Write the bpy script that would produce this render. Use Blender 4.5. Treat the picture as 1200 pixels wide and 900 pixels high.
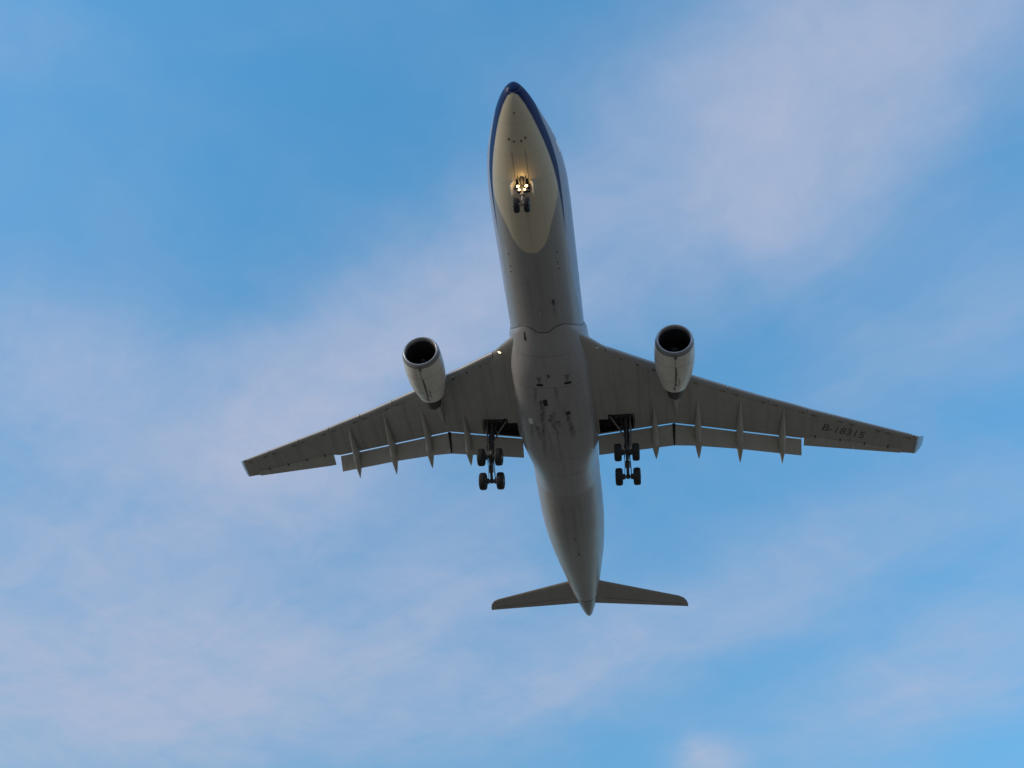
import bpy, bmesh, math, random
from mathutils import Vector, Matrix
R = math.radians
scene = bpy.context.scene
for o in list(bpy.data.objects): bpy.data.objects.remove(o)
COL = scene.collection

# ------------------------------------------------------------------ camera, exposure
scene.render.resolution_x, scene.render.resolution_y = 1024, 768
cam_data = bpy.data.cameras.new('camera')
cam_data.sensor_width = 36.0
cam_data.lens = 42.06
cam_data.clip_start, cam_data.clip_end = 0.1, 90000.0
camera = bpy.data.objects.new('camera', cam_data); COL.objects.link(camera)
camera.matrix_world = Matrix(((-0.125365, 0.646119, 0.752871, 0.0),
                              (0.99087, 0.043603, 0.127575, 0.0),
                              (0.049601, 0.76199, -0.645686, 1.7),
                              (0, 0, 0, 1)))
scene.camera = camera
scene.view_settings.view_transform = 'Standard'
scene.view_settings.look = 'None'
scene.view_settings.gamma = 1.0
scene.view_settings.exposure = 1.25

# ------------------------------------------------------------------ sky (world) and sun
SUN_EL, SUN_AZ = 18.0, -62.0      # degrees; azimuth in world XY from +X towards +Y (sun stands off the starboard side)
world = bpy.data.worlds.new('World'); scene.world = world
world.use_nodes = True
wn, wl = world.node_tree.nodes, world.node_tree.links
wn.clear()
def wnode(t, **kw):
    n = wn.new(t)
    for k, v in kw.items(): setattr(n, k, v)
    return n
def wmath(op, a, b=None, c=None, clamp=False):
    n = wnode('ShaderNodeMath', operation=op); n.use_clamp = clamp
    for i, v in enumerate((a, b, c)):
        if v is None: continue
        if isinstance(v, (int, float)): n.inputs[i].default_value = v
        else: wl.new(v, n.inputs[i])
    return n.outputs[0]
sky = wnode('ShaderNodeTexSky', sky_type='NISHITA')
sky.sun_disc = False
sky.sun_elevation = R(SUN_EL)
sky.sun_rotation = R(90 - SUN_AZ)
sky.altitude = 3000; sky.air_density = 1.3; sky.dust_density = 0.3; sky.ozone_density = 7.0
tc = wnode('ShaderNodeTexCoord')
sep = wnode('ShaderNodeSeparateXYZ'); wl.new(tc.outputs['Generated'], sep.inputs[0])
zc = wmath('MAXIMUM', sep.outputs[2], 0.04)
px = wmath('DIVIDE', sep.outputs[0], zc); py = wmath('DIVIDE', sep.outputs[1], zc)
comb = wnode('ShaderNodeCombineXYZ'); wl.new(px, comb.inputs[0]); wl.new(py, comb.inputs[1])
def wnoise(vec, scale, detail, rough, dist=0.0):
    n = wnode('ShaderNodeTexNoise'); n.inputs['Scale'].default_value = scale
    n.inputs['Detail'].default_value = detail; n.inputs['Roughness'].default_value = rough
    n.inputs['Distortion'].default_value = dist
    wl.new(vec, n.inputs['Vector']); return n
# the cloud sheet: wisps of high cloud lying in a plane overhead, edges pushed about by noise
warp = wnoise(comb.outputs[0], 2.2, 4, 0.55)
wv = wnode('ShaderNodeVectorMath', operation='SUBTRACT'); wl.new(warp.outputs['Color'], wv.inputs[0]); wv.inputs[1].default_value = (.5, .5, .5)
ws = wnode('ShaderNodeVectorMath', operation='SCALE'); wl.new(wv.outputs[0], ws.inputs[0]); ws.inputs['Scale'].default_value = 0.20
wa = wnode('ShaderNodeVectorMath', operation='ADD'); wl.new(comb.outputs[0], wa.inputs[0]); wl.new(ws.outputs[0], wa.inputs[1])
BLOBS = [
    ([3.279, 4.463, 1.81], [-5.394, 6.101, -5.196], 0.8),
    ([3.175, 7.405, 0.203], [-10.853, 3.861, -8.243], 0.45),
    ([0.414, 13.874, -1.145], [-11.953, -0.999, -10.261], 0.3),
    ([0.698, 3.34, 2.05], [-8.134, 5.997, -6.83], 0.72),
    ([0.856, 8.284, 2.734], [-8.409, 3.493, -7.932], 0.3),
    ([-1.108, 6.478, 2.111], [-8.493, 1.817, -10.388], 0.62),
    ([-3.055, 5.502, 1.189], [-8.795, -2.615, -11.727], 0.38),
    ([-0.746, 2.221, 0.937], [-3.115, 0.738, -5.385], 0.75),
    ([-0.433, 2.376, 0.916], [-4.203, 1.652, -7.573], 0.32),
    ([0.302, 2.752, 1.04], [-5.425, 4.288, -10.038], 0.42),
    ([0.432, 15.339, 0.498], [-10.712, 2.231, -25.428], 0.75),
    ([2.969, 6.663, 0.942], [-7.015, 5.113, -9.72], 0.3),
    ([1.005, 2.976, 0.727], [-3.944, 4.716, -10.064], 0.42),
    ([0.766, 2.885, 0.517], [-9.247, 6.306, -16.311], 0.24),
    ([-0.647, 11.686, -0.12], [-8.655, -0.699, -7.913], 0.25),
    ([-1.35, 3.15, .96], [-2.5, -0.13, -3.8], 0.32),
    ([-0.08, 5.989, 1.848], [-7.013, 2.881, -10.06], 0.22),
    ([-4.379, 9.281, 3.182], [-17.158, -1.602, -11.352], 0.15),
    ([-0.06, 5.238, 2.288], [-10.189, 6.182, -15.614], 0.25),
]
def wdot(row):
    n = wnode('ShaderNodeVectorMath', operation='DOT_PRODUCT'); wl.new(wa.outputs[0], n.inputs[0])
    n.inputs[1].default_value = (row[0], row[1], 0)
    return wmath('ADD', n.outputs['Value'], row[2])
dens = None
for r1, r2, w in BLOBS:
    a, b = wdot(r1), wdot(r2)
    r2_ = wmath('MULTIPLY_ADD', a, a, wmath('MULTIPLY', b, b))
    g = wmath('MULTIPLY', wmath('EXPONENT', wmath('MULTIPLY', r2_, -0.8)), w * 1.45)
    dens = g if dens is None else wmath('ADD', dens, g)
# drawn-out fibres: noise stretched along the wind
fa = wnode('ShaderNodeVectorMath', operation='DOT_PRODUCT'); wl.new(wa.outputs[0], fa.inputs[0]); fa.inputs[1].default_value = (0.38, 0.42, 0)
fb = wnode('ShaderNodeVectorMath', operation='DOT_PRODUCT'); wl.new(wa.outputs[0], fb.inputs[0]); fb.inputs[1].default_value = (-1.05, 0.95, 0)
fcb = wnode('ShaderNodeCombineXYZ'); wl.new(fa.outputs['Value'], fcb.inputs[0]); wl.new(fb.outputs['Value'], fcb.inputs[1])
fib = wnoise(wa.outputs[0], 3.4, 7, 0.58, 0.3)
fine = wnoise(fcb.outputs[0], 7.5, 8, 0.62, 0.5)
puff = wnoise(wa.outputs[0], 16.0, 7, 0.60, 0.4)
mod = wmath('MULTIPLY_ADD', fib.outputs['Fac'], 1.5, 0.16)
mod = wmath('MULTIPLY', mod, wmath('MULTIPLY_ADD', fine.outputs['Fac'], 1.3, 0.35))
mod = wmath('MULTIPLY', mod, wmath('MULTIPLY_ADD', puff.outputs['Fac'], 0.7, 0.65))
dens = wmath('MULTIPLY', dens, mod)
veil = wnode('ShaderNodeMapRange'); veil.inputs[1].default_value = 0.42; veil.inputs[2].default_value = 0.8
veil.inputs[3].default_value = 0.0; veil.inputs[4].default_value = 0.22
wl.new(fib.outputs['Fac'], veil.inputs[0])
dens = wmath('ADD', dens, wmath('MULTIPLY', veil.outputs[0], 0.6))
# extra cloud added out of view to make the ambient light more neutral
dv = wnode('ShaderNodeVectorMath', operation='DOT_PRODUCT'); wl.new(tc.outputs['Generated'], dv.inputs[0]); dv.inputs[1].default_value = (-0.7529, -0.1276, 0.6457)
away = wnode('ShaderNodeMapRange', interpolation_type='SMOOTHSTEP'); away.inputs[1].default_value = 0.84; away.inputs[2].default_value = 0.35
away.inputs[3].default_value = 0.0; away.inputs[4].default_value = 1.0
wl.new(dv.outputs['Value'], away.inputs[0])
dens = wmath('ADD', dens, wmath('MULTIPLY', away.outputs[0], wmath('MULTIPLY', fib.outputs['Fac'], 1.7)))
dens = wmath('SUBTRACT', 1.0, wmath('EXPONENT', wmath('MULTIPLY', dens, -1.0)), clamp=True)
skyc = wnode('ShaderNodeMix', data_type='RGBA', blend_type='MULTIPLY'); skyc.inputs[0].default_value = 1.0
wl.new(sky.outputs[0], skyc.inputs[6]); skyc.inputs[7].default_value = (0.88, 1.32, 1.0, 1)
# sky colour scaled down towards the horizon to flatten the sky model's gradient
elev_gain = wnode('ShaderNodeMapRange'); elev_gain.inputs[1].default_value = 0.35; elev_gain.inputs[2].default_value = 0.86
elev_gain.inputs[3].default_value = 0.62; elev_gain.inputs[4].default_value = 1.06
wl.new(sep.outputs[2], elev_gain.inputs[0])
skye = wnode('ShaderNodeVectorMath', operation='SCALE'); wl.new(skyc.outputs[2], skye.inputs[0]); wl.new(elev_gain.outputs[0], skye.inputs['Scale'])
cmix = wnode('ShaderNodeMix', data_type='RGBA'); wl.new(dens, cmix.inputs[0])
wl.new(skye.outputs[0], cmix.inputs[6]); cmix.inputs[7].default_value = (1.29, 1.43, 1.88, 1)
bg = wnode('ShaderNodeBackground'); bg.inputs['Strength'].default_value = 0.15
# pale haze towards the horizon
hz = wmath('MULTIPLY', wmath('EXPONENT', wmath('MULTIPLY', wmath('MAXIMUM', sep.outputs[2], 0.0), -6.0)), 0.85)
hmix = wnode('ShaderNodeMix', data_type='RGBA'); wl.new(hz, hmix.inputs[0])
wl.new(cmix.outputs[2], hmix.inputs[6]); hmix.inputs[7].default_value = (1.75, 1.5, 1.42, 1)
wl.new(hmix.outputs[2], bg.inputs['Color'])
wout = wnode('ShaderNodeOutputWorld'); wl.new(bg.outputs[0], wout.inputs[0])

sun_data = bpy.data.lights.new('sun', 'SUN')
sun_data.energy = 0.7; sun_data.angle = R(10); sun_data.color = (1.0, 0.82, 0.62)
sun = bpy.data.objects.new('sun', sun_data); COL.objects.link(sun)
sd = Vector((math.cos(R(SUN_EL)) * math.cos(R(SUN_AZ)), math.cos(R(SUN_EL)) * math.sin(R(SUN_AZ)), math.sin(R(SUN_EL))))
sun.rotation_euler = sd.to_track_quat('Z', 'Y').to_euler()
sun.location = sd * 200

# ------------------------------------------------------------------ materials
def mat(name, color, rough=0.45, metal=0.0, var=0.10, scale=0.7, streak=0.0, spec=0.5, coat=0.0, bump=0.0):
    m = bpy.data.materials.new(name); m.use_nodes = True
    nt = m.node_tree; N, L = nt.nodes, nt.links
    b = N['Principled BSDF']
    b.inputs['Roughness'].default_value = rough; b.inputs['Metallic'].default_value = metal
    b.inputs['Specular IOR Level'].default_value = spec
    b.inputs['Coat Weight'].default_value = coat; b.inputs['Coat Roughness'].default_value = 0.08
    t = N.new('ShaderNodeTexCoord')
    def noise(sc, det, stretch=None):
        n = N.new('ShaderNodeTexNoise'); n.inputs['Scale'].default_value = sc; n.inputs['Detail'].default_value = det
        n.inputs['Roughness'].default_value = 0.6
        if stretch:
            mp = N.new('ShaderNodeMapping'); mp.inputs['Scale'].default_value = stretch
            L.new(t.outputs['Object'], mp.inputs['Vector']); L.new(mp.outputs[0], n.inputs['Vector'])
        else: L.new(t.outputs['Object'], n.inputs['Vector'])
        return n.outputs['Fac']
    def m2(op, a, bb, c=None):
        n = N.new('ShaderNodeMath'); n.operation = op
        for i, v in enumerate((a, bb, c)):
            if v is None: continue
            if isinstance(v, (int, float)): n.inputs[i].default_value = v
            else: L.new(v, n.inputs[i])
        return n.outputs[0]
    f = m2('MULTIPLY_ADD', noise(scale, 5), 2 * var, 1 - var)
    f = m2('MULTIPLY', f, m2('MULTIPLY_ADD', noise(scale * 6, 4), var, 1 - var / 2))
    if streak:
        s = noise(1.0, 5, (0.05, 1.6, 1.6))
        mr = N.new('ShaderNodeMapRange'); mr.inputs[1].default_value = 0.5; mr.inputs[2].default_value = 0.75
        mr.inputs[3].default_value = 1.0; mr.inputs[4].default_value = 1 - streak
        L.new(s, mr.inputs[0]); f = m2('MULTIPLY', f, mr.outputs[0])
    col = N.new('ShaderNodeMix'); col.data_type = 'RGBA'; col.blend_type = 'MULTIPLY'; col.inputs[0].default_value = 1.0
    col.inputs[6].default_value = (*color, 1); L.new(f, col.inputs[7])
    L.new(col.outputs[2], b.inputs['Base Color'])
    L.new(m2('MULTIPLY_ADD', noise(scale * 3, 3), 0.25, rough - 0.12), b.inputs['Roughness'])
    if bump:
        bp = N.new('ShaderNodeBump'); bp.inputs['Strength'].default_value = bump; bp.inputs['Distance'].default_value = 0.02
        L.new(noise(scale * 2, 3), bp.inputs['Height']); L.new(bp.outputs[0], b.inputs['Normal'])
    m['base'] = True
    return m
def glow(name, color, strength):
    m = bpy.data.materials.new(name); m.use_nodes = True
    b = m.node_tree.nodes['Principled BSDF']
    b.inputs['Base Color'].default_value = (0.8, 0.8, 0.75, 1); b.inputs['Roughness'].default_value = 0.1
    b.inputs['Emission Color'].default_value = (*color, 1); b.inputs['Emission Strength'].default_value = strength
    return m
M = dict(
    wing=mat('wing_grey_paint', (.34, .325, .295), .42, var=.13, scale=.35, streak=.32),
    wing_light=mat('control_surface_paint', (.40, .385, .345), .42, var=.10, scale=.5, streak=.15),
    slat=mat('leading_edge_metal', (.36, .36, .36), .42, metal=.25, var=.08),
    cowl=mat('engine_cowl_white', (.66, .63, .56), .32, var=.08, scale=.6, streak=.25),
    lip=mat('inlet_lip_metal', (.42, .42, .43), .36, metal=.6, var=.05),
    lip_band=mat('inlet_band_grey', (.20, .20, .20), .4, var=.1),
    duct=mat('inlet_duct_grey', (.03, .03, .034), .5, var=.1),
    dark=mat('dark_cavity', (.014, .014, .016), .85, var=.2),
    fan=mat('fan_blade_metal', (.016, .016, .019), .7, metal=.1, var=.1),
    hot=mat('exhaust_metal', (.07, .064, .058), .5, metal=.6, var=.15),
    rubber=mat('tyre_rubber', (.017, .017, .019), .75, var=.2, scale=3),
    hub=mat('wheel_hub_grey', (.22, .22, .23), .4, metal=.3, var=.1, scale=3),
    gear=mat('gear_steel_grey', (.20, .20, .205), .38, metal=.3, var=.15, scale=2, spec=.6),
    geardark=mat('gear_dark_steel', (.06, .06, .065), .45, metal=.3, var=.2, scale=3),
    white=mat('gloss_white_paint', (.74, .74, .72), .25, var=.04, scale=1),
    stab=mat('tailplane_grey_paint', (.30, .285, .26), .42, var=.08, scale=.5, streak=.15),
    cone=mat('tail_cone_metal', (.22, .225, .23), .40, metal=.3, var=.12),
    fin=mat('fin_paint', (.62, .62, .66), .3, var=.04),
    black=mat('black_marking', (.025, .025, .03), .5, var=.1),
    ink=mat('registration_ink', (.075, .075, .08), .5, var=.1),
    seam=mat('seam_dark', (.06, .06, .06), .6, var=.1),
    seam_soft=mat('seam_grey', (.17, .165, .16), .6, var=.1),
    stain=mat('oil_stain', (.16, .15, .135), .5, var=.25, scale=2),
    leg_door=mat('gear_door_grey', (.13, .13, .135), .45, var=.1),
    glass=mat('dark_cockpit_glass', (.01, .012, .015), .06, var=.0, spec=.8),
    winglet=mat('winglet_sky_tint', (.18, .25, .32), .30, var=.04),  # blue is the sky's reflection put into the winglet colour
    lamp=glow('lit_lamp', (1.0, .68, .30), 2.4),
    landing=glow('landing_lamp', (1.0, .78, .42), 1.7),
    lens=mat('clear_lamp_lens', (.55, .57, .60), .08, var=.02, spec=.8),
)

# fuselage livery: painted areas are bounded by signed-distance attributes on the skin
def skin_mat(name, base, chin=None, navy=None, white=None, streak=.10):
    m = mat(name, base, .33, var=.035, scale=.45, streak=streak, spec=.38, coat=.0)
    nt = m.node_tree; N, L = nt.nodes, nt.links
    b = N['Principled BSDF']
    src = b.inputs['Base Color'].links[0].from_socket
    def att(nm, w=.02):
        a = N.new('ShaderNodeAttribute'); a.attribute_name = nm
        r = N.new('ShaderNodeMapRange'); r.inputs[1].default_value = -w; r.inputs[2].default_value = w
        L.new(a.outputs['Fac'], r.inputs[0]); return r.outputs[0]
    def over(src, fac, col, weather=True):
        x = N.new('ShaderNodeMix'); x.data_type = 'RGBA'; L.new(fac, x.inputs[0]); L.new(src, x.inputs[6])
        x.inputs[7].default_value = (*col, 1)
        return x.outputs[2]
    if white: src = over(src, att('white'), white)
    if navy:
        src = over(src, att('band'), navy)
        sp_ = N.new('ShaderNodeMapRange'); sp_.inputs[3].default_value = .38; sp_.inputs[4].default_value = .16
        L.new(att('band'), sp_.inputs[0]); L.new(sp_.outputs[0], b.inputs['Specular IOR Level'])
    if chin: src = over(src, att('chin', .07), chin)
    # frame joints every 2.1 m and lap joints round the barrel, seen as fine darker lines
    tcx = N.new('ShaderNodeTexCoord'); sx = N.new('ShaderNodeSeparateXYZ'); L.new(tcx.outputs['Object'], sx.inputs[0])
    def line(sock, period, width):
        d = N.new('ShaderNodeMath'); d.operation = 'DIVIDE'; L.new(sock, d.inputs[0]); d.inputs[1].default_value = period
        f_ = N.new('ShaderNodeMath'); f_.operation = 'FRACT'; L.new(d.outputs[0], f_.inputs[0])
        l_ = N.new('ShaderNodeMath'); l_.operation = 'LESS_THAN'; L.new(f_.outputs[0], l_.inputs[0]); l_.inputs[1].default_value = width / period
        return l_.outputs[0]
    an = N.new('ShaderNodeAttribute'); an.attribute_name = 'ang'
    mx = N.new('ShaderNodeMath'); mx.operation = 'MAXIMUM'; L.new(line(sx.outputs[0], 2.13, .035), mx.inputs[0]); L.new(line(an.outputs['Fac'], 24.0, .6), mx.inputs[1])
    sc = N.new('ShaderNodeMath'); sc.operation = 'MULTIPLY'; L.new(mx.outputs[0], sc.inputs[0]); sc.inputs[1].default_value = .22
    j = N.new('ShaderNodeMix'); j.data_type = 'RGBA'; L.new(sc.outputs[0], j.inputs[0]); L.new(src, j.inputs[6]); j.inputs[7].default_value = (.05, .05, .05, 1)
    src = j.outputs[2]
    a = N.new('ShaderNodeAttribute'); a.attribute_name = 'stain'
    x = N.new('ShaderNodeMix'); x.data_type = 'RGBA'; L.new(a.outputs['Fac'], x.inputs[0]); L.new(src, x.inputs[6])
    x.inputs[7].default_value = (.02, .018, .017, 1)
    L.new(x.outputs[2], b.inputs['Base Color'])
    return m
M['skin'] = skin_mat('fuselage_paint', (.305, .30, .297), chin=(.61, .55, .42), navy=(.006, .024, .11), white=(.36, .375, .45))  # white area tinted lavender: sky reflection painted into the colour
M['fairing'] = skin_mat('belly_fairing_paint', (.335, .328, .33), streak=.15)

# ------------------------------------------------------------------ mesh helpers
class MB:
    """collects faces, then links them as ONE mesh object"""
    def __init__(s): s.v, s.f, s.m = [], [], []
    def add(s, vs, fs, m=0):
        o = len(s.v); s.v += [tuple(p) for p in vs]
        for f in fs: s.f.append([i + o for i in f]); s.m.append(m)
    def loft(s, rings, m=0, closed=True, cap0=True, cap1=True, skip=None):
        n = len(rings[0]); vs = [p for r in rings for p in r]; fs = []
        for i in range(len(rings) - 1):
            for j in range(n if closed else n - 1):
                if skip and skip(i, j): continue
                k = (j + 1) % n
                fs.append([i * n + j, i * n + k, (i + 1) * n + k, (i + 1) * n + j])
        if cap0: fs.append(list(range(n))[::-1])
        if cap1: fs.append([(len(rings) - 1) * n + j for j in range(n)])
        s.add(vs, fs, m)
    def tube(s, p0, p1, r0, r1=None, m=0, n=14):
        p0, p1 = Vector(p0), Vector(p1); r1 = r0 if r1 is None else r1
        d = (p1 - p0).normalized(); q = d.orthogonal().normalized(); w = d.cross(q)
        rings = [[p + (q * math.cos(2 * math.pi * k / n) + w * math.sin(2 * math.pi * k / n)) * r for k in range(n)] for p, r in ((p0, r0), (p1, r1))]
        s.loft(rings, m)
    def path(s, pts, r, m=0, n=8):
        for a, b in zip(pts[:-1], pts[1:]): s.tube(a, b, r, r, m, n)
    def slab(s, quad, t, m=0):
        """a plate: four corners, thickness vector t"""
        q = [Vector(p) for p in quad]; t = Vector(t)
        s.loft([[p - t / 2 for p in q], [p + t / 2 for p in q]], m)
    def lathe(s, origin, axis, prof, m=0, n=40, closed=False, mats=None):
        """prof: (distance along axis, radius)"""
        o, d = Vector(origin), Vector(axis).normalized(); q = d.orthogonal().normalized(); w = d.cross(q)
        rings = [[o + d * a + (q * math.cos(2 * math.pi * k / n) + w * math.sin(2 * math.pi * k / n)) * max(r, 1e-4) for k in range(n)] for a, r in prof]
        if mats is None: s.loft(rings, m, cap0=not closed, cap1=not closed)
        else:
            for i in range(len(rings) - 1): s.loft(rings[i:i + 2], mats[i], cap0=False, cap1=False)
    def build(s, name, mats, parent=None, angle=32, flip=True, attrs=None):
        me = bpy.data.meshes.new(name)
        me.from_pydata(s.v, [], s.f); me.update()
        for mm in (mats if isinstance(mats, (list, tuple)) else [mats]): me.materials.append(mm)
        me.polygons.foreach_set('material_index', s.m)
        if attrs:
            for k, vals in attrs.items():
                a = me.attributes.new(k, 'FLOAT', 'POINT'); a.data.foreach_set('value', vals)
        bm = bmesh.new(); bm.from_mesh(me)
        bmesh.ops.recalc_face_normals(bm, faces=bm.faces)
        bm.to_mesh(me); bm.free()
        me.polygons.foreach_set('use_smooth', [True] * len(me.polygons))
        me.set_sharp_from_angle(angle=R(angle))
        o = bpy.data.objects.new(name, me); COL.objects.link(o)
        if parent is not None:
            o.parent = parent
            if parent is PLANE: o.location = -BASE
        return o
def pchip(xs, ys, x):
    n = len(xs)
    if x <= xs[0]: return ys[0]
    if x >= xs[-1]: return ys[-1]
    h = [xs[i + 1] - xs[i] for i in range(n - 1)]; d = [(ys[i + 1] - ys[i]) / h[i] for i in range(n - 1)]
    def sl(i):
        if i == 0: return d[0]
        if i == n - 1: return d[-1]
        if d[i - 1] * d[i] <= 0: return 0.0
        w1 = 2 * h[i] + h[i - 1]; w2 = h[i] + 2 * h[i - 1]
        return (w1 + w2) / (w1 / d[i - 1] + w2 / d[i])
    k = 0
    while x > xs[k + 1]: k += 1
    t = (x - xs[k]) / h[k]
    return (2*t**3-3*t*t+1)*ys[k] + (t**3-2*t*t+t)*h[k]*sl(k) + (3*t*t-2*t**3)*ys[k+1] + (t**3-t*t)*h[k]*sl(k+1)
def lerp_t(tab, x):
    if x <= tab[0][0]: return tab[0][1]
    for (a, b), (c, d) in zip(tab[:-1], tab[1:]):
        if x <= c: return b + (d - b) * (x - a) / (c - a)
    return tab[-1][1]
def smooth(a, b, x):
    t = min(1, max(0, (x - a) / (b - a))); return t * t * (3 - 2 * t)

# ------------------------------------------------------------------ ground
def ground_mat():
    m = mat('dry_grass_ground', (.258, .192, .136), .95, var=.25, scale=.02, spec=.1)
    return m
g = MB(); S_ = 40000.0; nseg = 40
rs = [0.0] + [2.0 * (S_ / 2.0) ** (i / (nseg - 1)) for i in range(nseg)]
gv = [(0, 0, 0)]; gf = []
NA = 64
for r in rs[1:]:
    for k in range(NA):
        x, y = r * math.cos(2 * math.pi * k / NA), r * math.sin(2 * math.pi * k / NA)
        gv.append((x, y, 0.0 if r < 30 else 0.25 * math.sin(x * .013) * math.cos(y * .017)))
for k in range(NA): gf.append([0, 1 + k, 1 + (k + 1) % NA])
for i in range(nseg - 1):
    for k in range(NA):
        a = 1 + i * NA; gf.append([a + k, a + NA + k, a + NA + (k + 1) % NA, a + (k + 1) % NA])
g.add(gv, gf)
go = g.build('ground', ground_mat()); go['kind'] = 'structure'

# ------------------------------------------------------------------ the airliner
# aircraft axes: -X aft (s = metres aft of the nose), +Y port, +Z up, fuselage axis z = 0; nose pitched up 4 degrees
BASE = Vector((-32.0, 0.0, -5.6))
PLANE = bpy.data.objects.new('airliner', None); COL.objects.link(PLANE)
PLANE.empty_display_size = 3
PLANE.rotation_euler = (0, R(-4), 0)
PLANE.location = Vector((-43.9931, -8.6552, 64.9271)) + PLANE.rotation_euler.to_matrix() @ BASE
PLANE['label'] = 'white and grey twin-engine jet airliner seen from below with landing gear and flaps down'
PLANE['category'] = 'airplane'

# ---- fuselage
FT = [(0,.02,-.88,-.92),(.12,.33,-.54,-1.28),(.4,.60,-.24,-1.56),(.9,.91,.08,-1.84),(1.7,1.27,.48,-2.11),(2.7,1.62,1.05,-2.35),(3.7,1.93,1.68,-2.52),
      (5,2.27,2.30,-2.68),(6.5,2.54,2.63,-2.77),(8.5,2.71,2.76,-2.81),(10.5,2.75,2.79,-2.81),(41,2.76,2.80,-2.81),(43.5,2.73,2.80,-2.70),(46,2.62,2.80,-2.36),
      (49,2.39,2.80,-1.78),(52,2.05,2.79,-1.14),(55,1.65,2.72,-.48),(58,1.21,2.55,.16),(60.5,.74,2.26,.70),(61.6,.50,2.10,.98),(62.4,.27,1.90,1.26),(62.7,.10,1.70,1.46)]
FX = [t[0] for t in FT]
def fprof(s): return tuple(pchip(FX, [t[i] for t in FT], s) for i in (1, 2, 3))
def fsurf(s, phi, off=0.0):
    """phi from the keel, + towards port"""
    w, t, b = fprof(s); zc_ = (t + b) / 2; hh = (t - b) / 2
    up = max(0.0, -math.cos(phi))
    crown = 1 - .24 * up * (1 - smooth(3.0, 8.5, s))      # the brow over the flight deck is narrower than the jaw
    return Vector((-s, (w + off) * math.sin(phi) * crown, zc_ - (hh + off) * math.cos(phi)))
CHIN = [(.33, 2), (.36, 8), (.46, 27), (.7, 35), (1.08, 42.5), (1.95, 49), (2.8, 51.5), (3.9, 53), (5.6, 54), (6.4, 54.3), (7.2, 54.6), (7.7, 53.5), (8.2, 50),
        (8.7, 45), (9.4, 38.5), (10.2, 31), (10.9, 26.5), (11.4, 21.5), (11.8, 15), (12.0, 9), (12.08, 2)]
CX, CY = [c[0] for c in CHIN], [c[1] for c in CHIN]
LOW = [(0, -60), (.28, -25), (.33, 2), (.46, 27), (.7, 35), (1.08, 42.5), (1.95, 49), (2.8, 51.5), (3.9, 53), (5.6, 54), (7.2, 54.6), (8.1, 55.2), (13, 56.5), (16, 61), (20, 76), (30, 92), (40, 98)]
HIGH = [(0, 230), (.5, 230), (.8, 150), (1.3, 100), (2.0, 83), (3, 75), (5, 68), (8, 60.5), (10, 58.5), (12.5, 57), (16, 61), (20, 76), (40, 97)]
def belly_marks(s, y):
    """dirt and oil with a shape of its own on the belly fairing; returns 0..1"""
    v = 0.0
    def streak(s0, s1, y0, y1, w, a):
        nonlocal v
        a = min(1.0, a * 1.3) * 1.35; w = w * 1.15
        if s0 < s < s1:
            t = (s - s0) / (s1 - s0); c_ = y0 + (y1 - y0) * t
            ww = w * (1 - .45 * t); d = abs(y - c_ - .02 * math.sin(s * 3.1) - .012 * math.sin(s * 11.3))
            if d < ww: v = max(v, a * (1 - d / ww) ** .5 * (1 - t) ** .35 * (.72 + .28 * math.sin(s * 7.3 + y * 9) * math.sin(s * 2.9 + 1)) * (.72 + .28 * math.sin(y * 47 + math.sin(s * .8) * 2)))
    streak(25.9, 32.7, -.78, -1.22, .22, 1.0); streak(27.2, 30.6, 1.03, 1.22, .22, .95); streak(28.9, 30.3, 1.15, 1.45, .2, .8)
    streak(24.9, 27.2, -1.25, -1.3, .14, .35); streak(24.8, 27.5, .45, .5, .15, .35)
    streak(27.5, 29.3, -.2, -.1, .30, .62); streak(28.2, 29.2, .25, .35, .24, .65); streak(27.2, 28.0, .0, .1, .25, .4)
    streak(28.6, 31.5, -1.9, -2.0, .16, .4); streak(28.4, 29.2, -1.75, -1.55, .3, .38); streak(29.3, 30.5, .1, .05, .12, .3)
    streak(24.6, 26.4, -1.15, -1.2, .13, .6); streak(24.5, 26.2, .35, .42, .13, .55); streak(28.9, 30.6, -1.45, -1.35, .22, .7); streak(28.0, 28.9, -.45, -.05, .18, .75); streak(28.6, 29.7, -.25, .2, .16, .7)
    streak(26.9, 28.4, .75, .8, .10, .5); streak(29.8, 33.5, -.55, -.6, .12, .35); streak(22.2, 24.6, -.15, -.2, .07, .3); streak(26.0, 33.0, -1.0, -.95, .5, .22); streak(26.0, 32.0, .6, .7, .5, .18)
    streak(26.3, 30.0, 1.8, 1.85, .08, .15); streak(31.0, 36.0, -.3, -.35, .10, .2); streak(30.5, 36.5, .9, .8, .08, .18); streak(30.0, 35.0, .35, .3, .05, .2)
    return v
fus = MB()
ss = [0.0, .01, .03, .07] + [.12 + 1.6 * (i / 40) ** 1.3 for i in range(41)] + [1.72 + i * .13 for i in range(1, 87)] + [13.1 + i * .55 for i in range(60)] + [46.0 + i * .35 for i in range(46)]
ss = sorted(x for x in set(round(x, 4) for x in ss) if x <= 58.3) + [58.3]
NP = 180
chin, band, white, stain, ang = [], [], [], [], []
rings = []
rnd = random.Random(4)
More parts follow.
